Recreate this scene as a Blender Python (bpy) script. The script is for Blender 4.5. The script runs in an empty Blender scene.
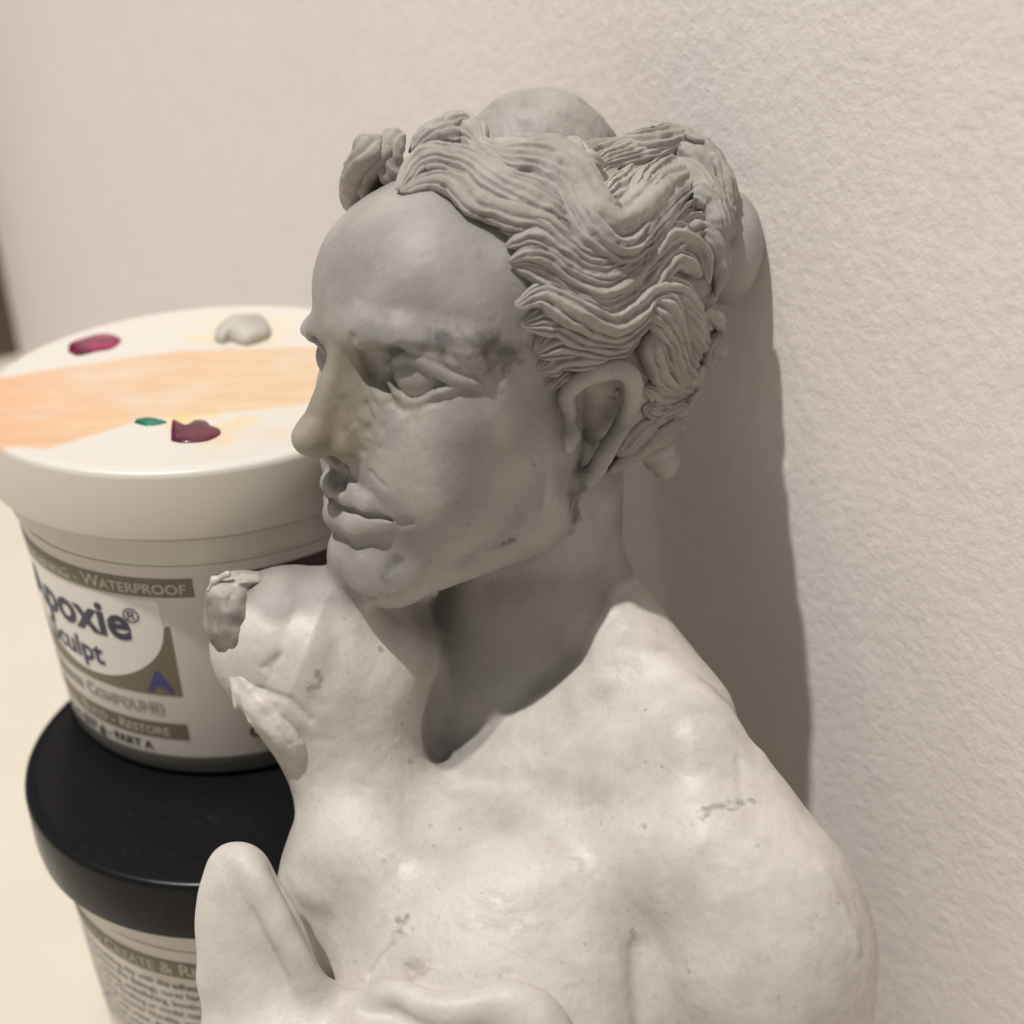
import bpy, math, random
import numpy as np
import openvdb
from mathutils import Matrix, Vector
random.seed(4); rng = np.random.default_rng(4)
VOX = 2.0                       # sculpt resolution, in sculpt units (one unit is 0.172 mm)
FX = 1350.0; D0 = 232.0; S = D0 / FX
PITCH = 0.4831; ROLL = -0.0256
CAMZ = 0.24655                  # camera height above the table, metres
cp, sp = math.cos(PITCH), math.sin(PITCH); cr, sr = math.cos(ROLL), math.sin(ROLL)
sc = bpy.context.scene; COL = sc.collection
f32 = np.float32

# ------------------------------------------------------------------ frames
def P(px, py, w=0.0):
    "sculptor's frame: x right, y up, z towards the viewer, real proportions"
    k = (FX - w) / FX
    return np.array([(px - 512) * k, -(py - 512) * k, -(FX - w)])
RV = np.array([[cr, -sr, 0], [sr, cr, 0], [0, 0, 1.0]])
def to_world(V):
    V = np.asarray(V, float) @ RV.T
    x, y, d = V[:, 0] * S, V[:, 1] * S, -V[:, 2] * S
    return np.stack([x, d * cp + y * sp, -d * sp + y * cp], 1) / 1000 + np.array([0, 0, CAMZ])
def from_world_mm(p):
    "point in mm relative to the camera, world axes -> sculptor's frame"
    x, Y, Z = p; d = Y * cp - Z * sp; y = Y * sp + Z * cp
    return (RV.T @ np.array([x, y, -d])) / S
UPW = from_world_mm((0, 0, 1)); UPW = UPW / np.linalg.norm(UPW)
TABLE_D = float(np.dot(from_world_mm((0, 0, -246.55)), UPW))

# ------------------------------------------------------------------ signed distance toolkit
class Shape:
    def __init__(s): s.ops = []
    def add(s, kind, fn, c, r, k): s.ops.append((kind, fn, np.array(c, float), float(r), float(k)))
    def copy(s):
        n = Shape(); n.ops = list(s.ops); return n
    def ell(s, c, r, R=None, k=20, kind='u'):
        c = np.array(c, f32); r = np.array(r, f32); M = None if R is None else np.array(R, f32)
        def fn(p):
            q = p - c
            if M is not None: q = q @ M.T
            k0 = np.sqrt(((q / r) ** 2).sum(1)); k1 = np.sqrt(((q / (r * r)) ** 2).sum(1)) + 1e-9
            return k0 * (k0 - 1) / k1
        s.add(kind, fn, c, float(max(r)), k)
    def cone(s, a, b, r1, r2, k=15, kind='u'):
        a = np.array(a, f32); b = np.array(b, f32); ba = b - a; L2 = float(ba @ ba) + 1e-6
        def fn(p):
            h = np.clip(((p - a) @ ba) / L2, 0, 1)
            q = p - a - h[:, None] * ba
            return np.sqrt((q * q).sum(1)) - (r1 + (r2 - r1) * h)
        s.add(kind, fn, (a + b) / 2, math.sqrt(L2) / 2 + max(r1, r2), k)
    def tube(s, pts, rs, k=6, kind='u'):
        if not hasattr(rs, '__len__'): rs = [rs] * len(pts)
        for i in range(len(pts) - 1): s.cone(pts[i], pts[i + 1], rs[i], rs[i + 1], k, kind)
    def plane(s, n, d, k=6):
        "keeps the side where p.n > d"
        n = np.array(n, f32); n = n / np.linalg.norm(n)
        s.add('i', lambda p: d - p @ n, (0, 0, 0), 1e9, k)
    def __call__(s, p):
        p = np.asarray(p, f32); lo = p.min(0); hi = p.max(0)
        d = np.full(len(p), 200.0, f32)
        for kind, fn, c, r, k in s.ops:
            if r < 1e8:
                dd = np.linalg.norm(np.maximum(np.maximum(lo - c, c - hi), 0))
                if dd > r + k + 90: continue
            e = fn(p).astype(f32)
            if kind == 's': e = -e
            if kind == 'u':
                h = np.maximum(k - np.abs(d - e), 0) / k; d = np.minimum(d, e) - h * h * k * 0.25
            else:
                h = np.maximum(k - np.abs(d - e), 0) / k; d = np.maximum(d, e) + h * h * k * 0.25
        return d
    def mesh(s, lo, hi, vox, blk=12):
        lo = np.array(lo, float); n = np.ceil((np.array(hi) - lo) / (vox * blk)).astype(int)
        B = vox * blk
        g = np.stack(np.meshgrid(*[np.arange(m) for m in n], indexing='ij'), -1).reshape(-1, 3)
        cen = lo + (g + 0.5) * B
        dc = np.concatenate([s(cen[i:i + 400]) for i in range(0, len(cen), 400)])
        grid = openvdb.FloatGrid(3.0 * vox)
        near = np.abs(dc) < B * 1.15 + 4
        for ijk in g[(~near) & (dc < 0)]:
            o = ijk * blk; grid.fill(tuple(int(v) for v in o), tuple(int(v) for v in o + blk - 1), -3.0 * vox, False)
        off = np.stack(np.meshgrid(*[np.arange(blk)] * 3, indexing='ij'), -1).reshape(-1, 3)
        for ijk in g[near]:
            o = ijk * blk
            p = lo + (o + off) * vox
            d = np.clip(s(p), -3 * vox, 3 * vox).astype(f32).reshape(blk, blk, blk)
            grid.copyFromArray(np.ascontiguousarray(d), ijk=tuple(int(v) for v in o))
        V, T, Q = grid.convertToPolygons(0.0, 0.0) if False else (lambda r: (r[0], r[1] if len(r) > 2 else np.zeros((0, 3), int), r[-1]))(grid.convertToPolygons(0.0))
        V = V * vox + lo
        return V.astype(float), T, Q
    def grad(s, p, e=1.5):
        p = np.atleast_2d(p); out = np.zeros_like(p)
        for i in range(3):
            q = np.zeros(3); q[i] = e; out[:, i] = (s(p + q) - s(p - q))
        return out / (np.linalg.norm(out, axis=1, keepdims=True) + 1e-9)
    def hit(s, px, py, off=0.0, w0=330.0, side=False):
        "surface point seen in this direction, lifted by off from the form"
        a = P(px, py, w0); d = P(px, py, 0) - P(px, py, 100); d /= np.linalg.norm(d)
        t = 0.0; best = (1e9, 0); o = 0 if side else off
        for _ in range(160):
            v = float(s((a + d * t)[None])[0]) - o
            if v < best[0]: best = (v, t)
            if v < 0.3: break
            t += max(v * 0.6, 0.5)
            if t > 800: break
        p = a + d * best[1]
        return p + s.grad(p[None])[0] * off if side else p

def orient(*rows): return np.array(rows, float)
def sweepspline(pts, n):
    pts = np.array(pts, float); m = len(pts)
    if m == 2: return pts[0] + (pts[1] - pts[0]) * np.linspace(0, 1, n)[:, None]
    ext = np.vstack([2 * pts[0] - pts[1], pts, 2 * pts[-1] - pts[-2]])
    out = []
    for t in np.linspace(0, m - 1 - 1e-6, n):
        i = int(t); u = t - i; a, b, c, d = ext[i:i + 4]
        out.append(0.5 * ((2 * b) + (-a + c) * u + (2 * a - 5 * b + 4 * c - d) * u * u + (-a + 3 * b - 3 * c + d) * u ** 3))
    return np.array(out)
def vnoise(p, scale, seed=0):
    "smooth value noise"
    q = np.asarray(p) / scale + seed * 17.3; i = np.floor(q).astype(np.int64); f = q - i; f = f * f * (3 - 2 * f)
    def h(a, b, c):
        v = (a * 73856093) ^ (b * 19349663) ^ (c * 83492791) ^ (seed * 2654435)
        v = (v ^ (v >> 13)) * 1274126177; v = v ^ (v >> 16)
        return (v & 0xFFFF) / 32767.5 - 1
    r = 0
    for dx in (0, 1):
        for dy in (0, 1):
            for dz in (0, 1):
                wgt = (f[:, 0] if dx else 1 - f[:, 0]) * (f[:, 1] if dy else 1 - f[:, 1]) * (f[:, 2] if dz else 1 - f[:, 2])
                r = r + wgt * h(i[:, 0] + dx, i[:, 1] + dy, i[:, 2] + dz)
    return r

# ------------------------------------------------------------------ materials
def new_mat(name):
    m = bpy.data.materials.new(name); m.use_nodes = True
    nt = m.node_tree; b = nt.nodes['Principled BSDF']; return m, nt, b
def node(nt, t, **kw):
    n = nt.nodes.new(t)
    for k, v in kw.items():
        if k in n.inputs: n.inputs[k].default_value = v
        else: setattr(n, k, v)
    return n
def noise(nt, scale, detail=4, rough=0.55, vec=None):
    n = node(nt, 'ShaderNodeTexNoise', Scale=scale, Detail=detail, Roughness=rough)
    if vec is not None: nt.links.new(vec, n.inputs['Vector'])
    return n
def ramp(nt, src, stops):
    r = nt.nodes.new('ShaderNodeValToRGB'); e = r.color_ramp.elements
    while len(e) < len(stops): e.new(0.5)
    for q, (p, c) in zip(e, stops): q.position = p; q.color = (c if len(c) == 4 else (*c, 1))
    nt.links.new(src, r.inputs[0]); return r
def mix(nt, fac, a, b, mode='MIX'):
    m = nt.nodes.new('ShaderNodeMix'); m.data_type = 'RGBA'; m.blend_type = mode
    for s_, v in ((0, fac), (6, a), (7, b)):
        if hasattr(v, 'links'): nt.links.new(v, m.inputs[s_])
        else: m.inputs[s_].default_value = v if s_ == 0 or len(v) == 4 else (*v, 1)
    return m.outputs[2]
def bump(nt, b, src, strength, dist, prev=None):
    n = node(nt, 'ShaderNodeBump', Strength=strength, Distance=dist)
    nt.links.new(src, n.inputs['Height'])
    if prev is not None: nt.links.new(prev, n.inputs['Normal'])
    nt.links.new(n.outputs[0], b.inputs['Normal']); return n.outputs[0]
def ocoord(nt): return nt.nodes.new('ShaderNodeTexCoord').outputs['Object']

def clay_material(name, white, grey, rough=0.5):
    m, nt, b = new_mat(name); oc = ocoord(nt)
    at = nt.nodes.new('ShaderNodeAttribute'); at.attribute_name = 'tone'
    sep = nt.nodes.new('ShaderNodeSeparateColor'); nt.links.new(at.outputs['Color'], sep.inputs[0])
    base = mix(nt, sep.outputs['Blue'], white, grey)
    n1 = noise(nt, 90, 5, 0.6, oc); r1 = ramp(nt, n1.outputs['Fac'], [(0.35, (0.88, 0.87, 0.85)), (0.62, (1.06, 1.05, 1.05))])
    base = mix(nt, 1.0, base, r1.outputs[0], 'MULTIPLY')
    n2 = noise(nt, 28, 3, 0.5, oc); r2 = ramp(nt, n2.outputs['Fac'], [(0.38, (0.95, 0.95, 0.93)), (0.65, (1.03, 1.0, 1.0))])
    base = mix(nt, 1.0, base, r2.outputs[0], 'MULTIPLY')
    n3 = noise(nt, 1500, 3, 0.7, oc); r3 = ramp(nt, n3.outputs['Fac'], [(0.34, (0.92, 0.91, 0.90)), (0.46, (1, 1, 1)), (0.7, (1.03, 1.02, 1.02))])
    base = mix(nt, 1.0, base, r3.outputs[0], 'MULTIPLY')
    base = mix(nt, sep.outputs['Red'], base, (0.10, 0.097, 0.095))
    base = mix(nt, sep.outputs['Green'], base, (0.19, 0.16, 0.10))
    nt.links.new(base, b.inputs['Base Color'])
    rr = ramp(nt, n1.outputs['Fac'], [(0.3, (rough - .07,) * 3), (0.7, (rough + .18,) * 3)]); ra_ = nt.nodes.new('ShaderNodeMath'); ra_.operation = 'MULTIPLY_ADD'; nt.links.new(sep.outputs['Blue'], ra_.inputs[0]); ra_.inputs[1].default_value = .14; nt.links.new(rr.outputs[0], ra_.inputs[2]); nt.links.new(ra_.outputs[0], b.inputs['Roughness'])
    b.inputs['Specular IOR Level'].default_value = 0.42
    b1 = bump(nt, b, noise(nt, 170, 3, 0.5, oc).outputs['Fac'], 0.35, 0.0009)
    bump(nt, b, noise(nt, 900, 4, 0.65, oc).outputs['Fac'], 0.30, 0.00022, b1)
    b.inputs['Subsurface Weight'].default_value = 0.0
    return m
M_BODY = clay_material('epoxy_clay', (0.51, 0.497, 0.47), (0.266, 0.261, 0.248), 0.42)
M_HAIR = clay_material('grey_clay', (0.35, 0.342, 0.322), (0.31, 0.298, 0.278), 0.6)

# ------------------------------------------------------------------ object helpers
def meta(o, label=None, cat=None, group=None, kind=None):
    for k, v in (('label', label), ('category', cat), ('group', group), ('kind', kind)):
        if v: o[k] = v
    return o
def empty(name, loc):
    o = bpy.data.objects.new(name, None); o.empty_display_size = 0.02; COL.objects.link(o); o.location = loc; return o
def mesh_obj(name, V, F, mat, parent=None, smooth=True, tone=None):
    V = np.asarray(V, float)
    org = np.array(parent_loc(parent)) if parent is not None else V.mean(0)
    me = bpy.data.meshes.new(name)
    me.from_pydata([tuple(v) for v in (V - org)], [], [tuple(int(i) for i in f) for f in F]) if len(F) < 60000 else fast_mesh(me, V - org, F)
    me.validate(); me.update()
    if smooth: me.polygons.foreach_set('use_smooth', [True] * len(me.polygons))
    if tone is not None:
        a = me.color_attributes.new('tone', 'FLOAT_COLOR', 'POINT')
        c = np.ones((len(V), 4), f32); c[:, :3] = tone; a.data.foreach_set('color', c.ravel())
    me.materials.append(mat)
    o = bpy.data.objects.new(name, me); COL.objects.link(o)
    if parent is not None: o.parent = parent
    else: o.location = org
    return o
def parent_loc(p):
    l = np.array(p.location)
    while p.parent: p = p.parent; l = l + np.array(p.location)
    return l
def fast_mesh(me, V, F):
    F = np.asarray(F, np.int32); k = F.shape[1]
    me.vertices.add(len(V)); me.vertices.foreach_set('co', V.astype(f32).ravel())
    me.loops.add(F.size); me.loops.foreach_set('vertex_index', F.ravel())
    me.polygons.add(len(F)); me.polygons.foreach_set('loop_start', np.arange(0, F.size, k, dtype=np.int32))
    me.update(calc_edges=True)
def vert_normals(V, Q):
    a, b, c, d = (V[Q[:, i]] for i in range(4))
    n = np.cross(c - a, d - b); N = np.zeros_like(V)
    for i in range(4):
        for ax in range(3): N[:, ax] += np.bincount(Q[:, i], n[:, ax], len(V))
    return N / (np.linalg.norm(N, axis=1, keepdims=True) + 1e-9)
def polydist(V, pts):
    pts = np.asarray(pts, float)
    if len(pts) == 1: return np.linalg.norm(V - pts[0], axis=1)
    d = np.full(len(V), 1e9)
    for a, b in zip(pts[:-1], pts[1:]):
        ba = b - a; h = np.clip(((V - a) @ ba) / (ba @ ba + 1e-6), 0, 1)
        d = np.minimum(d, np.linalg.norm(V - a - h[:, None] * ba, axis=1))
    return d
def brush(V, N, pts, r, amt, sharp=2.0):
    pts = np.asarray(pts, float)
    lo = pts.min(0) - 3 * r; hi = pts.max(0) + 3 * r
    m = np.where(((V > lo) & (V < hi)).all(1))[0]
    if not len(m): return
    d = polydist(V[m], pts)
    V[m] += N[m] * (amt * np.exp(-(d / r) ** sharp))[:, None]
def stain_and_shade(T, V, ch, pts, r, val=1.0, rough=0.6, seed=1, scale=None):
    pts = np.asarray(pts, float)
    lo = pts.min(0) - 3 * r; hi = pts.max(0) + 3 * r
    m = np.where(((V > lo) & (V < hi)).all(1))[0]
    if not len(m): return
    d = polydist(V[m], pts) / r
    n = vnoise(V[m], scale or r * 0.7, seed) * 0.6 + vnoise(V[m], (scale or r * 0.7) * 0.4, seed + 3) * 0.4
    a = np.clip((1.0 - d + n * rough) / (0.45 if r < 7 else 0.95), 0, 1)
    T[m, ch] = np.maximum(T[m, ch], a * val)

# ================================================================== THE BUST
# --- head frame
th, hp = math.radians(54), math.radians(20)
hF = np.array([-math.sin(th), -math.cos(th) * math.sin(hp), math.cos(th) * math.cos(hp)])
hL = np.array([math.cos(th), -math.sin(th) * math.sin(hp), math.sin(th) * math.cos(hp)])
hU = np.array([0, math.cos(hp), math.sin(hp)])
HC = P(471, 331, 0)
HM = orient(hL, hF, hU)
def H(a, b, c): return HC + a * hL + b * hF + c * hU
def toH(p): return HM @ (np.asarray(p) - HC)
def mirror(p): q = toH(p); return H(-q[0], q[1], q[2])

body = Shape()
# skull, face, jaw
body.ell(H(0, -50, 36), (148, 195, 136), HM, 20)
body.ell(H(0, 42, -85), (112, 112, 158), HM, 30)
body.ell(H(0, 54, 44), (116, 103, 96), HM, 30)
for s_ in (-1, 1):
    body.ell(H(s_ * 80, 74, -54), (48, 46, 42), HM, 40)
    body.cone(H(s_ * 84, -30, -105), H(s_ * 74, -8, -168), 34, 38, 50)
    body.cone(H(s_ * 74, -8, -168), H(s_ * 30, 104, -222), 38, 32, 40)
    body.ell(H(s_ * 60, 80, -122), (50, 48, 62), HM, 46)
body.cone(H(-16, 122, -220), H(16, 122, -220), 38, 38, 24)
body.ell(H(0, 104, -162), (54, 40, 46), HM, 26)
# brow
for s_ in (-1, 1):
    if s_ > 0: body.tube([H(12, 140, 24), H(42, 144, 27), H(80, 129, 24), H(116, 86, 10)], [11, 12, 12, 11], 22)
    else: body.tube([H(-12, 139, 18), H(-42, 143, 11), H(-74, 134, 2), H(-112, 90, -14)], [11, 11, 11, 11], 20)
    body.ell(H(s_ * 78, 140, -9 if s_ > 0 else -26), (40, 42, 26), HM, 8, 's')
    body.ell(H(s_ * 38, 146, -8), (10, 18, 17), HM, 12, 's')
# nose
body.cone(H(0, 132, 20), H(0, 175, -68), 12, 17, 12)
body.cone(H(0, 118, 0), H(0, 146, -84), 24, 32, 10)
body.ell(H(0, 181, -78), (19, 22, 20), HM, 8)
for s_ in (-1, 1):
    body.ell(H(s_ * 20, 150, -86), (13, 18, 12), HM, 10)
    body.ell(H(s_ * 13, 160, -101), (7, 13, 12), HM, 4, 's')
# eyeballs
for s_ in (-1, 1):
    body.ell(H(s_ * 33, 113, -8 if s_ > 0 else -18), (20, 15, 24), HM, 10)
    body.ell(H(s_ * 75, 103, -11 if s_ > 0 else -26), (28, 28, 27), HM, 2)
# lips
for s_ in (-1, 1):
    body.tube([H(0, 148, -140), H(s_ * 14, 149, -137), H(s_ * 36, 142, -142), H(s_ * 62, 122, -152)], [11, 15, 13, 5], 5)
    body.tube([H(0, 146, -166), H(s_ * 18, 145, -167), H(s_ * 40, 136, -163), H(s_ * 60, 121, -155)], [16, 17, 13, 5], 8)
    body.tube([H(0, 159, -150), H(s_ * 20, 157, -150), H(s_ * 42, 149, -151), H(s_ * 62, 131, -153.5)], [3.4, 3.4, 3.2, 2.2], 3, 's')
body.cone(H(0, 154, -108), H(0, 158, -128), 4.5, 5, 8, 's')
# neck
body.cone(H(0, -92, -120), P(522, 690, -185), 88, 108, 34)
body.cone(P(524, 600, -130), P(462, 712, -158), 76, 62, 24)
# torso frame
ya, pa = math.radians(25), math.radians(27); ra = math.radians(6)
tF = np.array([-math.sin(ya), -math.cos(ya) * math.sin(pa), math.cos(ya) * math.cos(pa)])
tL = np.array([math.cos(ya), -math.sin(ya) * math.sin(pa), math.sin(ya) * math.cos(pa)])
tU = np.cross(tL, -tF); tU = -np.cross(tF, tL) if np.dot(np.cross(tF, tL), UPW) < 0 else np.cross(tF, tL)
tL2 = tL * math.cos(ra) - tU * math.sin(ra); tU2 = tU * math.cos(ra) + tL * math.sin(ra)
TM = orient(tL2, tF, tU2)
body.ell(P(510, 1060, -80), (195, 105, 290), TM, 40)
body.ell(P(492, 888, -84), (168, 74, 112), TM, 40)
body.cone(P(575, 770, -80), P(716, 824, 18), 60, 80, 30)
body.cone(P(600, 590, -130), P(668, 724, -44), 40, 70, 26)
body.cone(P(458, 782, -100), P(616, 692, -58), 24, 46, 14)          # trapezius, left of the figure
body.ell(P(757, 926, 48), (100, 98, 122), TM, 40)                 # deltoid
body.cone(P(770, 960, 46), P(764, 1300, -60), 100, 88, 30)        # hanging upper arm
body.cone(P(500, 850, -60), P(700, 850, 60), 56, 62, 50)           # pectoral
body.cone(P(495, 776, -84), P(690, 748, 30), 22, 46, 36)
body.cone(P(300, 646, -70), P(358, 676, -80), 82, 76, 30)
body.cone(P(346, 670, -110), P(450, 690, -270), 84, 124, 20)         # far shoulder
body.cone(P(302, 648, -60), P(280, 640, -56), 84, 68, 30)
body.cone(P(400, 862, -84), P(328, 704, -70), 68, 72, 36)
body.ell(P(362, 905, -40), (96, 58, 110), TM, 50)
# waist down to the table (below the picture)
low = P(500, 1010, -30)
body.cone(low, low - UPW * 420, 165, 150, 60)
base_body = body.copy()

# details placed on the base form
hit = base_body.hit
def on(pts, off=0.0, sh=None): return [ (sh or base_body).hit(x, y, off) for x, y in pts ]
# eyelids
EC = H(75, 103, -11)
def lidpt(x, y, r):
    a = P(x, y, 300); d = P(x, y, 0) - a; d /= np.linalg.norm(d); o = a - EC; b_ = o @ d; c_ = o @ o - r * r
    q = b_ * b_ - c_
    return a + d * (-b_ - math.sqrt(q)) if q > 0 else a + d * (-b_)
upper = [lidpt(388, 371, 29), lidpt(392, 362, 31), lidpt(402, 356, 32), lidpt(416, 358, 32), lidpt(431, 366, 32)] + on([(447, 376), (463, 382), (480, 385)], 1.5)
lower = [lidpt(388, 380, 28), lidpt(396, 393, 30), lidpt(410, 401, 31), lidpt(426, 400, 31)] + on([(442, 392), (458, 387)], 1)
for pts, rs in ((upper, [1.2, 3, 4.2, 4.6, 4.8, 4.5, 4, 2.5]), (lower, [1.5, 2.5, 3, 3.2, 3, 2])):
    n_ = len(rs); rs = np.interp(np.linspace(0, n_ - 1, 24), range(n_), rs); pts = list(sweepspline(pts, 24))
    body.tube(pts, rs, 4); body.tube([mirror(p) - hU * 15 for p in pts], rs, 4)
body.tube(sweepspline(on([(384, 357), (400, 349), (430, 352), (460, 362), (496, 370)], 1.5), 16), [3.2] * 16, 5, 's')
# ear
ecen = hit(600, 425, 0)
EO = 10
helix_px = [(570, 412), (566, 396), (576, 383), (592, 374), (610, 369), (625, 371), (633, 382), (632, 400), (625, 420), (613, 440), (604, 456), (592, 474), (574, 484)]
helix_of = [10, 15, 20, 25, 28, 31, 33, 32, 28, 23, 18, 14, 10]
body.ell(hit(604, 420, -2), (17, 27, 48), orient(*(HM)), 8)
helix_of = [5, 10, 14, 18, 21, 24, 27, 29, 28, 26, 22, 10, 1]
helix = [hit(x, y, o) for (x, y), o in zip(helix_px, helix_of)]
body.tube(sweepspline(helix, 26), np.interp(np.arange(26), [0, 6, 14, 20, 25], [7, 8.5, 8.5, 8, 12]), 4)
body.tube([hit(599, 397, 3), hit(604, 408, 1), hit(597, 428, 0), hit(588, 440, 3)], [12, 13, 13, 9], 3, 's')
body.tube([hit(617, 392, 13), hit(621, 404, 12), hit(612, 424, 9), hit(602, 440, 8)], [4, 5, 5, 4], 3)
body.tube([hit(586, 450, 12), hit(588, 462, 11)], [7, 5], 4, 's')
body.tube([hit(568, 420, 4), hit(571, 436, 6), hit(569, 448, 4)], [6, 8, 6], 5)
# skull bump at back (bare ball) and stub end
body.plane(UPW, TABLE_D, 2)

lo = np.array([-380, -560 - 260, -1350 - 300.0]); hi = np.array([400, 450, -1350 + 260.0])
V, T3, Q = body.mesh(lo, hi, VOX)
# keep just the quads
N = vert_normals(V, Q)
cen = V.mean(0)
if ((V - cen) * N).sum() < 0: N = -N; Q = Q[:, ::-1]
# gentle hand-made unevenness
V += N * (vnoise(V, 46, 1) * 0.9 + vnoise(V, 18, 2) * 0.4 + vnoise(V, 7, 5) * 0.25)[:, None]
B = lambda px, r, amt, sharp=2.0, off=0: brush(V, N, [body.hit(x, y, off) for x, y in px], r, amt, sharp)
# brow / eye creases
B([(352, 338), (366, 356), (372, 372)], 5, -3)
B([(392, 402), (402, 410), (420, 408), (440, 399)], 4, -2.5)
B([(402, 418), (398, 426)], 6, 1.2); B([(378, 398), (386, 408)], 4, 1.5); B([(428, 408)], 4, 1.2); B([(443,400)],3,1.2)
B([(366, 405), (372, 420), (368, 432)], 4, -2.5)
B([(490, 350), (505, 362), (498, 376)], 6, -2.5)
# cheek nick, chin dents, scars
B([(371, 472), (383, 486)], 2.6, -1.6)
B([(492, 548), (510, 541)], 3, -2.5)
B([(388, 568), (398, 562)], 7, -2.5); B([(360, 560)], 9, 2)
B([(400, 524), (410, 522)], 4, -2.5)
# nostril / nose side roughness
B([(344, 470), (341, 488)], 5, -6); B([(352, 440), (362, 452)], 4, -3); B([(345, 400), (356, 420)], 4, -2)
# collar bone, shoulder and chest modelling
B([(600, 648), (660, 660), (715, 700), (760, 750)], 16, 5)
B([(455, 790), (520, 780), (600, 800), (680, 822)], 14, -3)
B([(440, 748)], 18, -4)
B([(300, 585), (340, 640), (320, 700)], 14, -3)
B([(637, 950), (638, 985), (642, 1030)], 12, -6, 2)
B([(700, 812), (722, 808), (745, 802)], 4, -2)
B([(822, 870), (842, 905), (858, 950)], 6, 1.8)
B([(740, 760), (742, 800)], 6, -1.5)
B([(265, 668), (280, 655)], 4, -3); B([(262, 690), (290, 700), (310, 720)], 5, -3)
B([(302, 892), (322, 900)], 14, 4); B([(368, 975), (392, 945)], 3, -2.5)
for i in range(26):          # small pits and tool marks
    x, y = rng.uniform(300, 830), rng.uniform(640, 1000)
    B([(x, y), (x + rng.uniform(-14, 14), y + rng.uniform(-8, 8))], rng.uniform(2.5, 6), rng.uniform(-.9, .7))
for i in range(26):
    x, y = rng.uniform(345, 392), rng.uniform(388, 446)
    B([(x, y)], rng.uniform(2.5, 5), rng.uniform(-1.8, 1.5))
for i in range(14):
    x, y = rng.uniform(370, 540), rng.uniform(420, 590)
    B([(x, y)], rng.uniform(3, 7), rng.uniform(-1.4, 0.6))

T = np.zeros((len(V), 3))
hz = (V - HC) @ hU; hyy = V[:, 1]
hc_ = (V - HC) @ hU; nk = np.minimum(polydist(V, [H(0, -92, -120), P(522, 700, -185)]), polydist(V, [P(524, 600, -130), P(462, 716, -128)]) + 42)
T[:, 2] = np.maximum(np.clip((hc_ + 268 + vnoise(V, 30, 6) * 10) / 10, 0, 1), np.clip((116 - nk + vnoise(V, 30, 5) * 6) / 8, 0, 1))
T[:, 2] = np.clip(T[:, 2] * (0.88 + vnoise(V, 40, 7) * 0.3), 0, 1)
def ST(ch, px, r, val=0.8, rough=0.8, seed=1, scale=None): stain_and_shade(T, V, ch, [body.hit(x, y) for x, y in px], r, val, rough, seed, scale)
ST(0, [(440, 342), (475, 347), (512, 352)], 17, 0.95, 0.7, 3, 8); ST(0, [(490, 364), (502, 368)], 10, 0.7, 1.0, 4, 6)  # shade under the brow shelf, put into the clay colour
ST(0, [(582, 490), (575, 515)], 18, 0.9, 0.9, 5); ST(0, [(570, 530)], 8, 0.6, 0.9, 5)  # painted shade in the hollow below the ear
ST(0, [(386, 572), (400, 560)], 11, 0.6, 0.8, 6, 7); ST(0, [(350, 590), (372, 598)], 8, .4, .8, 61, 6); ST(0, [(470, 560), (520, 520)], 16, .25, .8, 62, 12); ST(0, [(540, 790), (600, 800)], 16, .16, .9, 63, 12); ST(0, [(610, 665), (660, 650)], 9, .16, .9, 64, 8); ST(1, [(560, 850), (470, 800)], 30, .12, .9, 65, 20); ST(0, [(504, 544), (514, 540)], 4, 0.7, 0.6, 7); ST(0, [(392, 366), (388, 352)], 6, .5, .8, 8)
ST(0, [(344, 470), (342, 482)], 7, 0.8, 0.7, 8); ST(0, [(355, 448)], 8, 0.5, 0.9, 9)  # dark of the hollow under the nose, shade put into the colour
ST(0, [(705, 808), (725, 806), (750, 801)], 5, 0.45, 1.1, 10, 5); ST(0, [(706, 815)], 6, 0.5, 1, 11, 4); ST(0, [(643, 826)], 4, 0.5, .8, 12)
ST(0, [(402, 926)], 11, 0.6, 1.2, 13, 5); ST(1, [(412, 968), (425, 972)], 10, 0.6, 1.0, 14)
ST(0, [(310, 690), (322, 683), (318, 672)], 4, 0.5, 0.9, 15, 4); ST(0, [(381, 650)], 4, 0.5, .8, 16); ST(0, [(268, 668), (278, 657)], 4, 0.35, .8, 17)
ST(0, [(410, 762)], 4, .45, .9, 18); ST(0, [(633, 930), (638, 960), (640, 1000)], 4, 0.5, .9, 19)  # a dark spot, then painted shade down the crease beside the arm
ST(0, [(212, 630), (222, 596), (246, 588)], 20, 0.55, .7, 20, 9)
ST(1, [(338, 368), (322, 410), (320, 440), (345, 440), (352, 390)], 36, 0.8, 0.3, 21, 30)
ST(1, [(392, 400), (412, 410)], 10, 0.6, 1.0, 23); ST(1, [(600, 405), (606, 425)], 12, 0.35, .8, 24); ST(1, [(455, 345), (490, 350)], 9, .35, 1, 25)
for i in range(70):
    x, y = rng.uniform(300, 860), rng.uniform(560, 1010); ST(0, [(x, y)], rng.uniform(1.4, 2.6), rng.uniform(.25, .55), .6, 30 + i)
for i in range(50):
    x, y = rng.uniform(330, 600), rng.uniform(200, 600); ST(0, [(x, y)], rng.uniform(1.4, 3), rng.uniform(.2, .45), .6, 130 + i)

bust_loc = to_world((low - UPW * 10)[None])[0]; bust_loc[2] = 0.0
bust = meta(empty('sculpted_bust', tuple(bust_loc)), 'grey and white clay bust of a woman with wavy hair and head turned left', 'sculpture')
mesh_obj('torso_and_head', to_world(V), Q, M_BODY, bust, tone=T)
def face_winding(V, Q): pass

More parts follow.
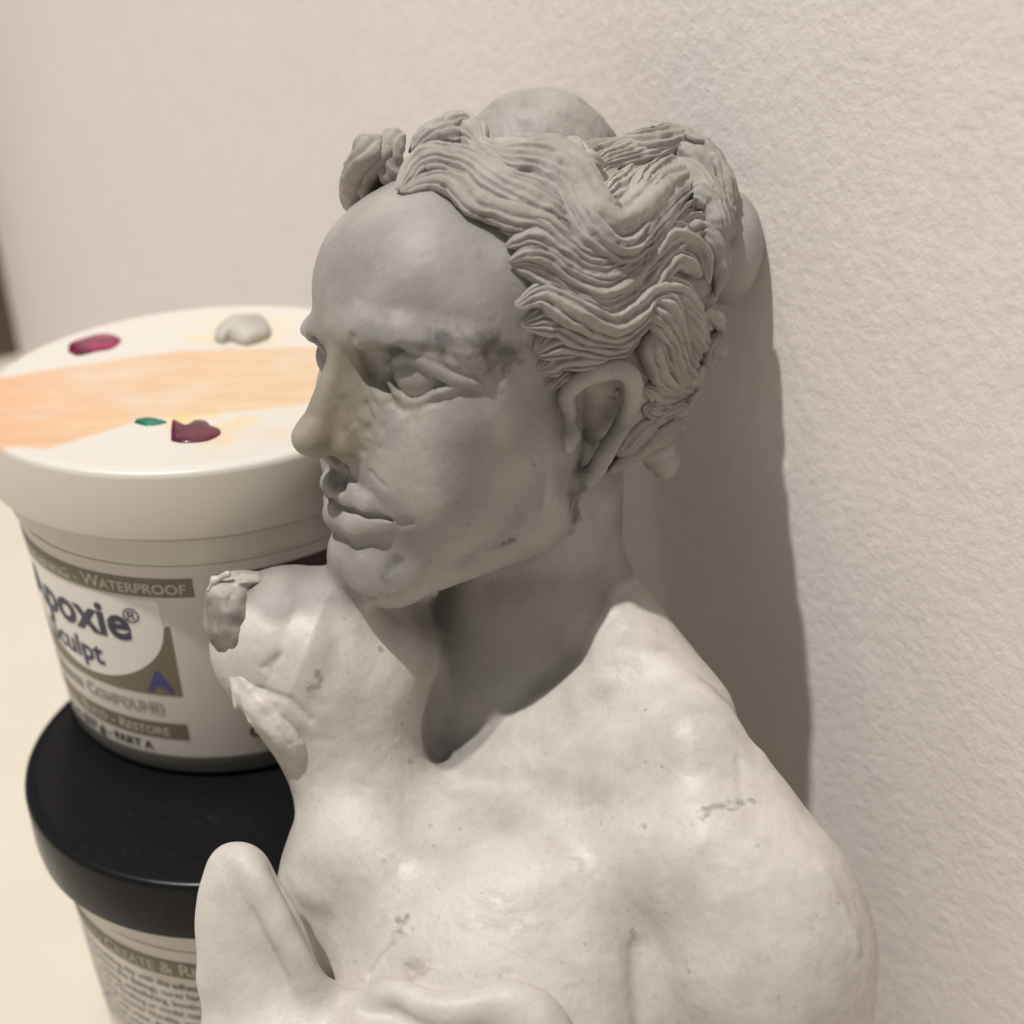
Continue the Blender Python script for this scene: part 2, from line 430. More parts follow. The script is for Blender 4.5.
# --- hair: clay strands laid over a cap
cap = Shape()
cap.ell(H(0, -46, 39), (158, 210, 143), HM, 10)
cap.ell(H(-16, -118, -64), (134, 122, 108), HM, 40)  # nape mass, widened on the unseen far side to block lamp light
cap.ell(P(684, 250, -70), (40, 84, 62), None, 30)
cap.cone(P(664, 464, -72), P(650, 440, -66), 15, 24, 12)
cap.plane(-hF * 0.86 + hU * 0.45, float(np.dot(H(0, 40, 120), (-hF * 0.86 + hU * 0.45) / np.linalg.norm(-hF * 0.86 + hU * 0.45))), 14)
cap.plane(-hF * 0.93 - hU * 0.0 + hL * 0, float(np.dot(H(0, 100, 0), -hF)), 8)
Vc, Tc, Qc = cap.mesh(lo, hi, 3.0)
Nc = vert_normals(Vc, Qc)
if ((Vc - Vc.mean(0)) * Nc).sum() < 0: Nc = -Nc; Qc = Qc[:, ::-1]
hq = (Vc - HC) @ HM.T
Vc += Nc * (2.6 * np.abs(np.sin(hq[:, 2] * 0.16 + 0.8 * np.sin(hq[:, 1] * 0.03) + vnoise(Vc, 40, 3) * 2.2)) - 1 + vnoise(Vc, 20, 4) * 2)[:, None]
class Over(Shape):
    def __call__(s, p): return np.minimum(base_body(p), cap(p))
over = Over()
hv = [Vc]; hf = [Qc]; hcount = len(Vc)
skullC = H(0, -45, 20)
def lock(px, width, height, lift, grooves=5, g=0.3, twist=0.6, n=None, ring=60, ends=(0.35, 0.35), seed=0, lifts=None, sh=None, flip=False):
    global hcount
    sh = sh or over
    pts = [sh.hit(p[0], p[1], (lift if len(p) < 3 else p[2])) for p in px]
    n = n or max(16, int(sum(np.linalg.norm(np.subtract(pts[i + 1], pts[i])) for i in range(len(pts) - 1)) / 2.6))
    C = sweepspline(pts, n); tan = np.gradient(C, axis=0); tan /= np.linalg.norm(tan, axis=1, keepdims=True)
    out = C - skullC; out /= np.linalg.norm(out, axis=1, keepdims=True)
    out = out * 0.75 + np.array([0, 0.05, 0.35]); nor = out - (out * tan).sum(1, keepdims=True) * tan; nor /= np.linalg.norm(nor, axis=1, keepdims=True)
    bi = np.cross(tan, nor)
    t = np.linspace(0, 1, n); rs = np.random.default_rng(seed + 100)
    prof = np.minimum(1, np.power(np.clip(t / max(ends[0] * .7, 1e-3), 0, 1), 0.45)) * np.minimum(1, np.power(np.clip((1 - t) / max(ends[1] * .7, 1e-3), 0, 1), 0.45))
    prof = np.maximum(prof, 0.16)
    wv = 1 + 0.10 * np.sin(t * 9 + seed) + 0.06 * np.sin(t * 23 + seed * 2)
    ph = np.linspace(0, 2 * np.pi, ring, endpoint=False)
    kk = grooves
    a1 = rs.uniform(0, 6.28); a2 = rs.uniform(0, 6.28)
    rows = []
    for i in range(n):
        # across-coordinate runs over the visible outer face, so the grooves read as combed strands
        x = np.cos(ph); y = np.sin(ph)
        s_ = x * kk * 1.95 + twist * math.sin(t[i] * 5 + a1) * 1.3 + 0.9 * np.sin(x * 2.3 + t[i] * 4 + a2)
        m = np.abs(np.sin(s_)); m = np.power(m, 0.6)
        s2 = np.abs(np.sin(s_ * 2.3 + t[i] * 3 + a2))
        rr = 1 - g * (1 - m) - g * 0.22 * (1 - s2)
        yy = np.where(y > 0, y * height * rr, y * height * 0.8)
        xx = np.sign(x) * np.abs(x) ** 0.85 * width * (0.96 + 0.04 * rr)
        yy = yy + np.where(y > 0, (rr - 1) * height * 0.42, 0)
        w_ = prof[i] * wv[i]
        rows.append(C[i] + np.outer(xx * w_, bi[i]) + np.outer(yy * (0.35 + 0.65 * prof[i]) * min(1, w_ + .15), nor[i]))
    Vv = np.vstack(rows); Vv += (np.stack([vnoise(Vv, 5, seed + 1), vnoise(Vv, 5, seed + 2), vnoise(Vv, 5, seed + 3)], 1)) * 0.8 + np.stack([vnoise(Vv, 14, seed + 1), vnoise(Vv, 14, seed + 2), vnoise(Vv, 14, seed + 3)], 1) * 1.2
    a = np.arange(n - 1)[:, None] * ring; j = np.arange(ring)[None]; j2 = (j + 1) % ring
    F = np.stack([a + j, a + ring + j, a + ring + j2, a + j2], -1).reshape(-1, 4)
    c0 = len(Vv); Vv = np.vstack([Vv, C[:1] - tan[0] * 1.0, C[-1:] + tan[-1] * 1.0])
    ca = np.array([[c0, k_, (k_ + 1) % ring, (k_ + 1) % ring] for k_ in range(ring)]); L0 = (n - 1) * ring
    cb = np.array([[c0 + 1, L0 + (k_ + 1) % ring, L0 + k_, L0 + k_] for k_ in range(ring)])
    hv.append(Vv); capf.append(ca[:, :3] + hcount); capf.append(cb[:, :3] + hcount); hf.append(F + hcount); hcount += len(Vv)
capf = []
LOCKS = [
 # crown and front wave
 (dict(width=20, height=15, lift=3, grooves=3, g=.4), [(409, 152), (436, 134), (470, 140), (492, 160), (520, 172), (560, 178)]),
 (dict(width=13, height=12, lift=6, grooves=2, g=.2, ends=(.5, .4)), [(436, 134), (452, 122), (470, 127), (484, 146)]),
 (dict(width=20, height=16, lift=4, grooves=4, g=.4), [(398, 190), (420, 164), (446, 160), (474, 168), (498, 186), (530, 200), (566, 222), (596, 248)]),
 (dict(width=15, height=13, lift=3, grooves=3, g=.42), [(400, 192), (432, 182), (458, 186), (480, 204), (510, 213), (545, 224), (580, 248), (606, 262)]),
 (dict(width=24, height=18, lift=9, grooves=4, g=.42), [(470, 150), (506, 160), (545, 168), (574, 190), (594, 226), (618, 244), (640, 226), (654, 200)]),
 (dict(width=20, height=18, lift=12, grooves=2, g=.18), [(520, 150), (548, 150), (574, 172), (594, 208), (618, 222), (642, 205), (660, 186), (690, 168)]),
 (dict(width=13, height=12, lift=9, grooves=2, g=.3), [(562, 142), (574, 150), (584, 160), (604, 166)]),
 # temple strands
 (dict(width=16, height=12, lift=3, grooves=4, g=.45, ends=(.25, .3)), [(500, 228), (535, 224), (560, 244), (588, 264), (616, 262), (642, 238), (662, 218)]),
 (dict(width=12, height=12, lift=3, grooves=2, g=.4, ends=(.3, .3)), [(506, 246), (536, 240), (562, 258), (590, 276), (618, 272), (644, 250)]),
 (dict(width=12, height=13, lift=4, grooves=2, g=.42, ends=(.3, .3)), [(508, 262), (540, 256), (568, 276), (598, 290), (626, 282), (650, 258), (668, 240)]),
 (dict(width=11, height=11, lift=3, grooves=2, g=.4, ends=(.3, .3)), [(512, 264), (540, 276), (568, 296), (598, 306), (632, 292), (660, 268)]),
 # the big sideburn lock
 (dict(width=15, height=13, lift=10, grooves=3, g=.42, ends=(.2, .3)), [(516, 308), (542, 296), (576, 312), (610, 326), (634, 312), (652, 292), (676, 292), (696, 314), (708, 336)]),
 (dict(width=17, height=13, lift=6, grooves=4, g=.45, ends=(.22, .3)), [(522, 326), (554, 318), (584, 330), (612, 336), (636, 320), (650, 300)]),
 (dict(width=16, height=13, lift=5, grooves=4, g=.45, ends=(.22, .35)), [(534, 352), (562, 340), (592, 344), (618, 342), (640, 322)]),
 (dict(width=13, height=11, lift=4, grooves=3, g=.42, ends=(.25, .4)), [(540, 370), (562, 360), (590, 356), (614, 350)]),
 (dict(width=8, height=9, lift=3, grooves=2, g=.4, ends=(.3, .4)), [(547, 387), (560, 378), (578, 368)]),
 # right-hand waves rising from the trough
 (dict(width=26, height=17, lift=8, grooves=6, g=.42, ends=(.3, .25)), [(600, 262), (632, 240), (652, 214), (676, 192), (704, 196), (718, 222), (722, 252)]),
 (dict(width=18, height=15, lift=10, grooves=3, g=.36, ends=(.3, .3)), [(628, 210), (646, 190), (670, 172), (696, 176), (712, 200), (718, 224)]),
 (dict(width=24, height=15, lift=4, grooves=5, g=.42, ends=(.3, .25)), [(590, 186), (632, 166), (668, 154), (698, 160), (714, 184), (722, 214), (722, 244)]),
 (dict(width=17, height=12, lift=2, grooves=4, g=.42, ends=(.3, .25)), [(592, 164), (632, 154), (672, 141), (702, 148), (720, 170), (728, 196), (728, 222)]),
 (dict(width=16, height=12, lift=0, grooves=4, g=.42), [(560, 160), (600, 152), (640, 144), (676, 136), (704, 142)]),
 (dict(width=18, height=12, lift=0, grooves=4, g=.4), [(604, 200), (630, 184), (656, 170), (690, 164)]),
 (dict(width=18, height=14, lift=5, grooves=4, g=.42, ends=(.3, .3)), [(600, 290), (640, 266), (664, 244), (690, 226), (712, 240), (720, 268), (716, 296)]),
 (dict(width=13, height=13, lift=9, grooves=2, g=.4, ends=(.3, .3)), [(640, 280), (650, 250), (664, 234), (686, 240), (702, 256), (708, 284)]),
 (dict(width=12, height=12, lift=7, grooves=2, g=.4, ends=(.3, .3)), [(632, 298), (652, 278), (668, 262), (684, 262), (700, 274)]),
 # falling curl
 (dict(width=20, height=17, lift=12, grooves=4, g=.44, ends=(.3, .2)), [(648, 300), (662, 312), (672, 336), (678, 360), (690, 372)]),
 (dict(width=19, height=16, lift=10, grooves=4, g=.44, ends=(.3, .22)), [(676, 302), (690, 326), (700, 346), (712, 348), (720, 330)]),
 (dict(width=16, height=14, lift=10, grooves=3, g=.42, ends=(.3, .3)), [(654, 330), (652, 352), (664, 372), (686, 380), (704, 366)]),
 (dict(width=8, height=8, lift=15, grooves=1, g=.3, ends=(.3, .3)), [(706, 312), (716, 318), (720, 328), (712, 342)]),
 # behind and under the ear
 (dict(width=13, height=10, lift=1, grooves=3, g=.42), [(644, 386), (660, 392), (684, 388), (700, 376)]),
 (dict(width=13, height=10, lift=1, grooves=4, g=.45), [(644, 406), (656, 408), (680, 404), (700, 390)]),
 (dict(width=15, height=11, lift=2, grooves=4, g=.45), [(618, 456), (638, 434), (660, 418), (690, 408)]),
 (dict(width=13, height=10, lift=2, grooves=4, g=.45), [(608, 472), (634, 454), (660, 436), (688, 424)]),
 # far side lobes
 (dict(width=16, height=15, lift=6, grooves=2, g=.3, ends=(.3, .3), sh=cap), [(353, 212), (355, 184), (365, 156), (380, 136)]),
 (dict(width=15, height=14, lift=6, grooves=2, g=.3, ends=(.3, .25), sh=cap), [(398, 188), (390, 166), (391, 146), (402, 134)]),
 (dict(width=22, height=14, lift=0, grooves=2, g=.3, sh=cap), [(374, 204), (374, 178), (380, 156), (392, 140)]),
 # side and back, seen only from elsewhere
]
for i, (kw, px) in enumerate(LOCKS): lock(px, seed=i, **kw)
def lock3(hp_, width, height, grooves=5, g=.4, seed=0):
    pts = [H(*p) for p in hp_]
    pj = []
    for p in pts:
        for _ in range(6):
            d = float(cap(p[None])[0]); p = p - cap.grad(p[None])[0] * (d - 5)
        pj.append(p)
    class K:
        i = -1
        def hit(s, a, b, o): s.i += 1; return pj[s.i]
    lock([(0, 0)] * len(pj), width, height, 0, grooves, g, seed=seed, sh=K())
for k_ in range(7):          # strands combed back over the far side and the back of the head
    c_ = 130 - k_ * 34
    lock3([(-110 - 4 * k_, 70 - 8 * k_, c_), (-150, 10, c_ + 14), (-150, -60, c_ - 8), (-120, -140, c_ + 10), (-60, -220, c_ - 10), (0, -250, c_)], 22, 14, seed=50 + k_)
for k_ in range(0):
    lock3([(-70 + k_ * 30, 70, 170), (-70 + k_ * 30, 0, 200), (-60 + k_ * 30, -90, 200), (-40 + k_ * 22, -180, 160), (-20 + k_ * 12, -240, 90)], 22, 14, seed=70 + k_)
HV = np.vstack(hv); HF = np.vstack(hf)
CF = np.vstack(capf)
HF3 = np.vstack([CF])
allf = [tuple(f) for f in HF.tolist()] + [tuple(f) for f in HF3.tolist()]
def mixed_mesh(me, V, F4, F3):
    me.vertices.add(len(V)); me.vertices.foreach_set('co', V.astype(f32).ravel())
    li = np.concatenate([F4.ravel(), F3.ravel()]).astype(np.int32)
    me.loops.add(len(li)); me.loops.foreach_set('vertex_index', li)
    st = np.concatenate([np.arange(len(F4)) * 4, len(F4) * 4 + np.arange(len(F3)) * 3]).astype(np.int32)
    me.polygons.add(len(st)); me.polygons.foreach_set('loop_start', st); me.update(calc_edges=True)
me = bpy.data.meshes.new('hair'); HW = to_world(HV) - bust_loc
mixed_mesh(me, HW, HF, HF3); me.validate(); me.polygons.foreach_set('use_smooth', [True] * len(me.polygons))
ta = me.color_attributes.new('tone', 'FLOAT_COLOR', 'POINT'); tc = np.ones((len(HV), 4), f32); tc[:, :3] = 0
tc[:, 2] = np.clip(0.5 + vnoise(HV, 30, 9), 0, 1)
stT = tc[:, :3].astype(float).copy(); ST2 = lambda px, r, v, s: stain_and_shade(stT, HV, 0, [cap.hit(x, y) for x, y in px], r, v, 1.0, s)
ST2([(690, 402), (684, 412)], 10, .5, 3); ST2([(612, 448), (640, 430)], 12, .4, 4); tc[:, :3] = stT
ta.data.foreach_set('color', tc.ravel()); me.materials.append(M_HAIR)
ho = bpy.data.objects.new('hair', me); COL.objects.link(ho); ho.parent = bust

# bare balls of the skull behind the hair: top knot and back knot
def part(shape, name, vox=2.0, mat=M_BODY, tone=(0, 0, .5), lo_=lo, hi_=hi, fn=None, par=None):
    v, t, q = shape.mesh(lo_, hi_, vox); n = vert_normals(v, q)
    if ((v - v.mean(0)) * n).sum() < 0: n = -n; q = q[:, ::-1]
    v = v + n * (vnoise(v, 24, 8) * 1.2)[:, None]
    T = np.tile(np.array(tone, float), (len(v), 1))
    if fn: fn(v, n, T)
    return mesh_obj(name, to_world(v), q, mat, par or bust, tone=T)
def fnb(v, n, T):
    v += n * (vnoise(v, 34, 21) * 2.2 + vnoise(v, 12, 22) * 0.9 + vnoise(v, 5, 23) * .4)[:, None]
    T[:, 0] = np.clip(vnoise(v, 16, 24) * .5 - .08, 0, .4)
k = Shape(); k.ell(P(541, 166, -100), (84, 82, 76), None, 10)
part(k, 'hair_bun', tone=(0, 0, .75), hi_=np.array([400, 560, -1100.]), lo_=np.array([-100, 100, -1600.]), fn=fnb)
k = Shape(); k.ell(P(722, 246, -95), (44, 62, 50), None, 10)
part(k, 'back_knot', tone=(0, 0, .7))

# raw broken end of the far arm
k = Shape()
k.ell(P(240, 622, -44), (35, 56, 56), orient((1, .3, 0), (-.3, 1, 0), (0, 0, 1)), 6)
k.ell(P(250, 581, -44), (24, 10, 34), None, 5)
def fnr(v, n, T):
    v += n * (np.abs(vnoise(v, 17, 3)) * 5 - 2 + vnoise(v, 7, 4) * 0.9)[:, None]
    T[:, 0] = np.clip(.75 + vnoise(v, 12, 6) * .3, 0, 1); T[:, 1] = .25
    T[:, 0] *= np.clip((-(v[:, 1]) - 76) / 10, 0, 1)
part(k, 'arm_stump', 1.6, tone=(.4, 0, 0), fn=fnr)
k = Shape()      # ragged clay flaps along the underside of the stump
ax_ = np.array([.61, -.79, .05]); ax_ /= np.linalg.norm(ax_); bx_ = np.array([.79, .61, 0]); bx_ -= ax_ * (bx_ @ ax_); bx_ /= np.linalg.norm(bx_)
k.ell(P(272, 708, -24), (66, 25, 38), orient(ax_, bx_, np.cross(ax_, bx_)), 8)
k.tube([P(230, 666, -14), P(240, 690, -2), P(254, 716, -4), P(276, 742, -14)], [4, 6, 6, 4], 4)
k.ell(P(237, 700, -6), (5, 11, 8), None, 4)
k.tube([P(208, 590, -20), P(214, 580, -16), P(228, 574, -10)], [3, 4, 4], 3)
def fnf(v, n, T):
    v += n * (vnoise(v, 12, 13) * 1.5 + vnoise(v, 5, 14) * 0.5 + 0.6 * np.sin((v @ bx_) * .42 + vnoise(v, 25, 3) * 2))[:, None]
part(k, 'clay_flap', 1.6, tone=(0, 0, 0), fn=fnf)

# drapery
k = Shape()
k.ell(P(264, 994, 60), (56, 148, 28), orient((.97, .24, 0), (-.24, .97, 0), (0, 0, 1)), 14)
kk_ = Shape(); kk_.ops = list(k.ops)
k.tube(sweepspline([kk_.hit(x, y, 5) for x, y in ((244, 862), (262, 890), (282, 928), (304, 972), (332, 1020))], 16), [9] * 16, 12)
k.ell(P(247, 884, 62), (23, 34, 20), None, 12)
k.tube([P(238, 862, 60), P(222, 915, 60), P(218, 980, 62), P(228, 1060, 60)], [9, 11, 12, 12], 16)
k.tube([*sweepspline([body.hit(x, y, 4) for x, y in ((338, 1030), (366, 1006), (396, 992), (428, 1006), (460, 1008), (498, 1000), (526, 1006), (548, 1030))], 20)], [9] * 6 + [8] * 8 + [12] * 6, 14)
k.ell(body.hit(450, 1068, -6), (112, 64, 24), TM, 14)
k.cone(P(300, 1080, 40), P(300, 1080, 40) - UPW * 330, 95, 120, 40)
k.cone(P(520, 1110, 30), P(520, 1110, 30) - UPW * 300, 140, 150, 60)
k.plane(UPW, TABLE_D, 2)
def fnd(v, n, T):
    rel = (v - P(470, 1080, 60)) 
    fold = np.sin(rel[:, 0] * .07 + vnoise(v, 70, 3) * 2) * np.clip((-rel[:, 1] - 0) / 60, 0, 1) * 6
    v += n * fold[:, None]
part(k, 'drapery', 2.2, tone=(0, 0, 0), fn=fnd)

# ================================================================== JARS
def bmat(name, col, rough=.4, spec=.5, n_amt=.06, bscale=0, bdist=0):
    m, nt, b = new_mat(name); oc = ocoord(nt)
    n = noise(nt, 60, 4, .6, oc); r = ramp(nt, n.outputs['Fac'], [(.3, (1 - n_amt,) * 3), (.7, (1 + n_amt,) * 3)])
    nt.links.new(mix(nt, 1, col, r.outputs[0], 'MULTIPLY'), b.inputs['Base Color'])
    b.inputs['Roughness'].default_value = rough; b.inputs['Specular IOR Level'].default_value = spec
    if bscale: bump(nt, b, noise(nt, bscale, 3, .6, oc).outputs['Fac'], .3, bdist)
    return m
M_PLASTIC = bmat('white_plastic', (.62, .58, .51), .32, .5, .05, 500, .0001)
M_GREYP = bmat('grey_plastic', (.13, .125, .115), .4, .5, .05)
M_LABEL = bmat('label_paper', (.60, .56, .51), .38, .45, .02)
M_DISC = bmat('label_white', (.74, .71, .67), .38, .45, .02)
M_OLIVE = bmat('olive_ink', (.17, .145, .10), .45, .4, .05)
M_NAVY = bmat('navy_ink', (.035, .033, .07), .45, .4, .05)
M_BLUE = bmat('blue_ink', (.05, .055, .22), .45, .4, .05)
M_LTXT = bmat('pale_ink', (.50, .47, .40), .45, .4, .03)
M_BLACK = bmat('black_ink', (.05, .045, .05), .45, .4, .05)
M_MAROON = bmat('maroon_ink', (.06, .03, .03), .45, .4, .05)
def black_lid_mat():
    m, nt, b = new_mat('black_plastic'); oc = ocoord(nt)
    n = noise(nt, 900, 3, .6, oc); r = ramp(nt, n.outputs['Fac'], [(.62, (.007, .007, .008)), (.80, (.03, .03, .035))])
    nt.links.new(r.outputs[0], b.inputs['Base Color'])
    n2 = noise(nt, 50, 4, .6, oc); r2 = ramp(nt, n2.outputs['Fac'], [(.3, (.2,) * 3), (.7, (.36,) * 3)]); nt.links.new(r2.outputs[0], b.inputs['Roughness'])
    b.inputs['Specular IOR Level'].default_value = .16; bump(nt, b, noise(nt, 300, 3, .5, oc).outputs['Fac'], .15, .0002); return m
M_BLID = black_lid_mat()
def lid_mat():
    # palette lid: dried flesh-coloured paint smeared over white plastic
    m, nt, b = new_mat('painted_lid_plastic'); oc = ocoord(nt)
    sep = nt.nodes.new('ShaderNodeSeparateXYZ'); nt.links.new(oc, sep.inputs[0])
    def math_(op, a, c=None):
        q = nt.nodes.new('ShaderNodeMath'); q.operation = op
        for i, v in enumerate((a, c)):
            if v is None: continue
            if hasattr(v, 'links'): nt.links.new(v, q.inputs[i])
            else: q.inputs[i].default_value = v
        return q.outputs[0]
    X, Y, Z = sep.outputs
    nz = noise(nt, 45, 3, .5, oc).outputs['Fac']; nf = noise(nt, 160, 4, .6, oc).outputs['Fac']
    wob = math_('MULTIPLY', math_('SUBTRACT', nz, .5), .010)
    wob2 = math_('MULTIPLY', math_('SUBTRACT', nf, .5), .003)
    def mr(v, a, c, lo_=0.0, hi_=1.0):
        q = nt.nodes.new('ShaderNodeMapRange'); q.clamp = True; nt.links.new(v, q.inputs[0])
        for i_, x_ in ((1, a), (2, c), (3, lo_), (4, hi_)): q.inputs[i_].default_value = x_
        return q.outputs[0]
    # a broad smear across the lid, its near edge stepping up to the right
    yw = math_('ADD', math_('ADD', Y, math_('MULTIPLY', wob, .35)), wob2)
    m2 = mr(math_('SUBTRACT', yw, mr(X, -.045, -.008, .002, .016)), .0012, -.0012)
    lowe = math_('ADD', mr(X, -.022, -.009, -.0325, -.0225), mr(X, -.009, .028, 0, .009))
    m1 = mr(math_('SUBTRACT', yw, lowe), -.0010, .0012)
    top = mr(Z, .0125, .0135)
    band = math_('MULTIPLY', math_('MULTIPLY', m1, m2), top)
    streak = noise(nt, 1.0, 4, .6); mp = nt.nodes.new('ShaderNodeMapping'); mp.inputs['Scale'].default_value = (40, 260, 1); nt.links.new(oc, mp.inputs[0]); nt.links.new(mp.outputs[0], streak.inputs['Vector'])
    c1 = ramp(nt, mr(X, -.045, .02), [(0, (.68, .38, .21)), (.45, (.65, .42, .235)), (1, (.64, .47, .28))])
    c2 = mix(nt, 1, c1.outputs[0], ramp(nt, streak.outputs['Fac'], [(.3, (.92, .86, .84)), (.65, (1.05, 1.05, 1.05))]).outputs[0], 'MULTIPLY')
    dens = math_('MULTIPLY', band, mr(nz, .12, .5))
    white = (.62, .60, .55)
    side = mix(nt, top, (.60, .56, .49), white)
    base = mix(nt, math_('MULTIPLY', dens, .88), side, c2)
    sm = ramp(nt, noise(nt, 38, 4, .6, oc).outputs['Fac'], [(.56, (0, 0, 0)), (.72, (.5, .5, .5))])
    base = mix(nt, math_('MULTIPLY', sm.outputs[0], top), base, (.68, .57, .33))
    for cx_, cy_, rx_, ry_, col_, st_ in ((4, -22, 13, 5, (.70, .52, .20), .85), (10, -28, 15, 6, (.68, .47, .28), .45), (2, 25, 13, 3.5, (.68, .58, .33), .6), (20, 22, 10, 4, (.66, .55, .38), .3)):
        u_ = math_('DIVIDE', math_('SUBTRACT', math_('ADD', X, wob), cx_ / 1000), rx_ / 1000); v_ = math_('DIVIDE', math_('SUBTRACT', math_('ADD', Y, wob), cy_ / 1000), ry_ / 1000)
        q_ = math_('ADD', math_('MULTIPLY', u_, u_), math_('MULTIPLY', v_, v_))
        base = mix(nt, math_('MULTIPLY', math_('MULTIPLY', mr(q_, 1.0, .25), mr(nf, .35, .6)), math_('MULTIPLY', top, st_)), base, col_)
    nt.links.new(base, b.inputs['Base Color']); b.inputs['Roughness'].default_value = .35
    bump(nt, b, streak.outputs['Fac'], .1, .0003); return m
BS = 0.05; BLO = -.021; BHI = .015; BST = .020

def lathe(prof, seg=128, close=True):
    prof = np.array(prof, float) / 1000; a = np.linspace(0, 2 * np.pi, seg, endpoint=False); n = len(prof)
    V = np.stack([np.outer(prof[:, 0], np.cos(a)), np.outer(prof[:, 0], np.sin(a)), np.repeat(prof[:, 1:2], seg, 1)], -1).reshape(-1, 3)
    F = []
    for i in range(n - 1):
        for j in range(seg): F.append((i * seg + j, i * seg + (j + 1) % seg, (i + 1) * seg + (j + 1) % seg, (i + 1) * seg + j))
    F.append(tuple(range(seg - 1, -1, -1))); F.append(tuple((n - 1) * seg + j for j in range(seg)))
    return V, F
def flat_obj(name, V, F, mat, parent, smooth=True, auto=True):
    me = bpy.data.meshes.new(name); me.from_pydata([tuple(v) for v in V], [], [tuple(f) for f in F]); me.update()
    if smooth:
        me.polygons.foreach_set('use_smooth', [len(p.vertices) <= 4 for p in me.polygons])
    me.materials.append(mat); o = bpy.data.objects.new(name, me); COL.objects.link(o); o.parent = parent
    if smooth and auto:
        try: me.set_sharp_from_angle(angle=math.radians(38))
        except Exception: pass
    return o
HJ, HLID = 71.95, 13.9; RB = 38.0; RT = 41.0
def jr(z): return RB + (RT - RB) * min(1, max(0, z / (HJ - HLID)))
def wrap(V, lift=0.0):
    "flat label coordinates: angle in degrees, height in mm -> round the jar"
    out = []
    for a, z in V:
        r = (jr(z) + lift) / 1000; t = math.radians(a); out.append((r * math.sin(t), -r * math.cos(t), z / 1000))
    return out
def sheet(name, a0, a1, zlo, zhi, lift, mat, parent, n=None):
    "curved sheet; zlo / zhi numbers or functions of the angle"
    n = n or max(4, int(abs(a1 - a0) / 1.5)); A = np.linspace(a0, a1, n + 1)
    f = lambda z, a: z(a) if callable(z) else z
    rows = []
    for j in range(9):
        for a in A: rows.append((a, f(zlo, a) + (f(zhi, a) - f(zlo, a)) * j / 8))
    V = wrap(rows, lift); F = [(j * (n + 1) + i, j * (n + 1) + i + 1, (j + 1) * (n + 1) + i + 1, (j + 1) * (n + 1) + i) for j in range(8) for i in range(n)]
    return flat_obj(name, V, F, mat, parent, auto=False)
def text_raw(body, size_h, caps=False, bold=0.0):
    cu = bpy.data.curves.new('t', 'FONT'); cu.body = body; cu.size = 1.0; cu.offset = bold; cu.resolution_u = 3
    cu.small_caps_scale = 0.78
    if caps:
        for c in cu.body_format: c.use_small_caps = True
    o = bpy.data.objects.new('t', cu); COL.objects.link(o); bpy.context.view_layer.update()
    me = o.to_mesh(); V = np.array([v.co[:2] for v in me.vertices]); F = [tuple(p.vertices) for p in me.polygons]
    o.to_mesh_clear(); bpy.data.objects.remove(o); bpy.data.curves.remove(cu)
    # subdivide by cutting is not needed: letters are narrow against the radius
    return V * size_h, F
def jtext(name, body, a_end, z_base, size, mat, parent, lift=.25, caps=False, bold=0.0, align='R', sx=1.0, slope=0.0):
    V, F = text_raw(body, size, caps, bold)
    V = V.copy(); V[:, 0] *= sx
    if align == 'R': V[:, 0] -= V[:, 0].max()
    if align == 'L': V[:, 0] -= V[:, 0].min()
    if align == 'C': V[:, 0] -= (V[:, 0].max() + V[:, 0].min()) / 2
    pts = [(a_end + math.degrees(x / jr(z_base)), z_base + y + slope * x) for x, y in V]
    return flat_obj(name, wrap(pts, lift), F, mat, parent, smooth=False)

def jar_body(root, grey_foot):
    prof = [(0.01, 0), (RB - 2.2, 0), (RB - .6, .5), (RB, 1.6)]
    for z in np.linspace(5, HJ - HLID - 6.5, 12): prof.append((jr(z), z))
    prof += [(jr(52), 51.6), (jr(52) + 1.0, 52.2), (jr(52) + 1.0, 56.5), (jr(52) + .4, 57), (40, 57.2), (40, HJ - 3), (38.5, HJ - 3), (.01, HJ - 3)]
    prof = [(r, z) for r, z in prof]
    flat_obj('jar_wall', *lathe(prof), M_PLASTIC, root)
    if grey_foot:
        flat_obj('jar_foot', *lathe([(RB - 1.9, .25), (RB - .3, .55), (jr(1.8) + .12, 1.8), (jr(4.6) + .12, 4.6), (jr(4.6) - 1, 4.7), (RB - 1.9, 4.7)], close=False), M_GREYP, root)
def lid_prof(z0):
    z1 = z0 + HLID
    return [(41.9, z0), (44.2, z0), (44.7, z0 + .5), (45.0, z0 + 3), (45.0, z1 - 1.4), (44.8, z1 - .6), (44.3, z1 - .15), (43.6, z1), (42.0, z1), (41.2, z1 - .18), (20, z1 - .2), (.01, z1 - .2)]

def jloc(x, y, z): return (x / 1000, y / 1000, z / 1000)
JB = meta(empty('black_lid_jar', jloc(-58.22, 233.09, 0)), 'black lidded white plastic jar with printed directions, standing under the other jar', 'jar', 'plastic jars stacked on the table')
JA = meta(empty('palette_jar', jloc(-62.11, 257.79, HJ + .5)), 'white plastic jar with a paint smeared white lid, stacked on the black lid jar', 'jar', 'plastic jars stacked on the table')
jar_body(JA, True); jar_body(JB, True)
LM = lid_mat()
lid = flat_obj('lid', *lathe([(r, z) for r, z in lid_prof(0)], 160), LM, JA); lid.location = (0, 0, (HJ - HLID) / 1000)
lid2 = flat_obj('lid', *lathe(lid_prof(HJ - HLID), 160), M_BLID, JB)
for o in (lid2,): o['label'] = 'glossy black screw lid'

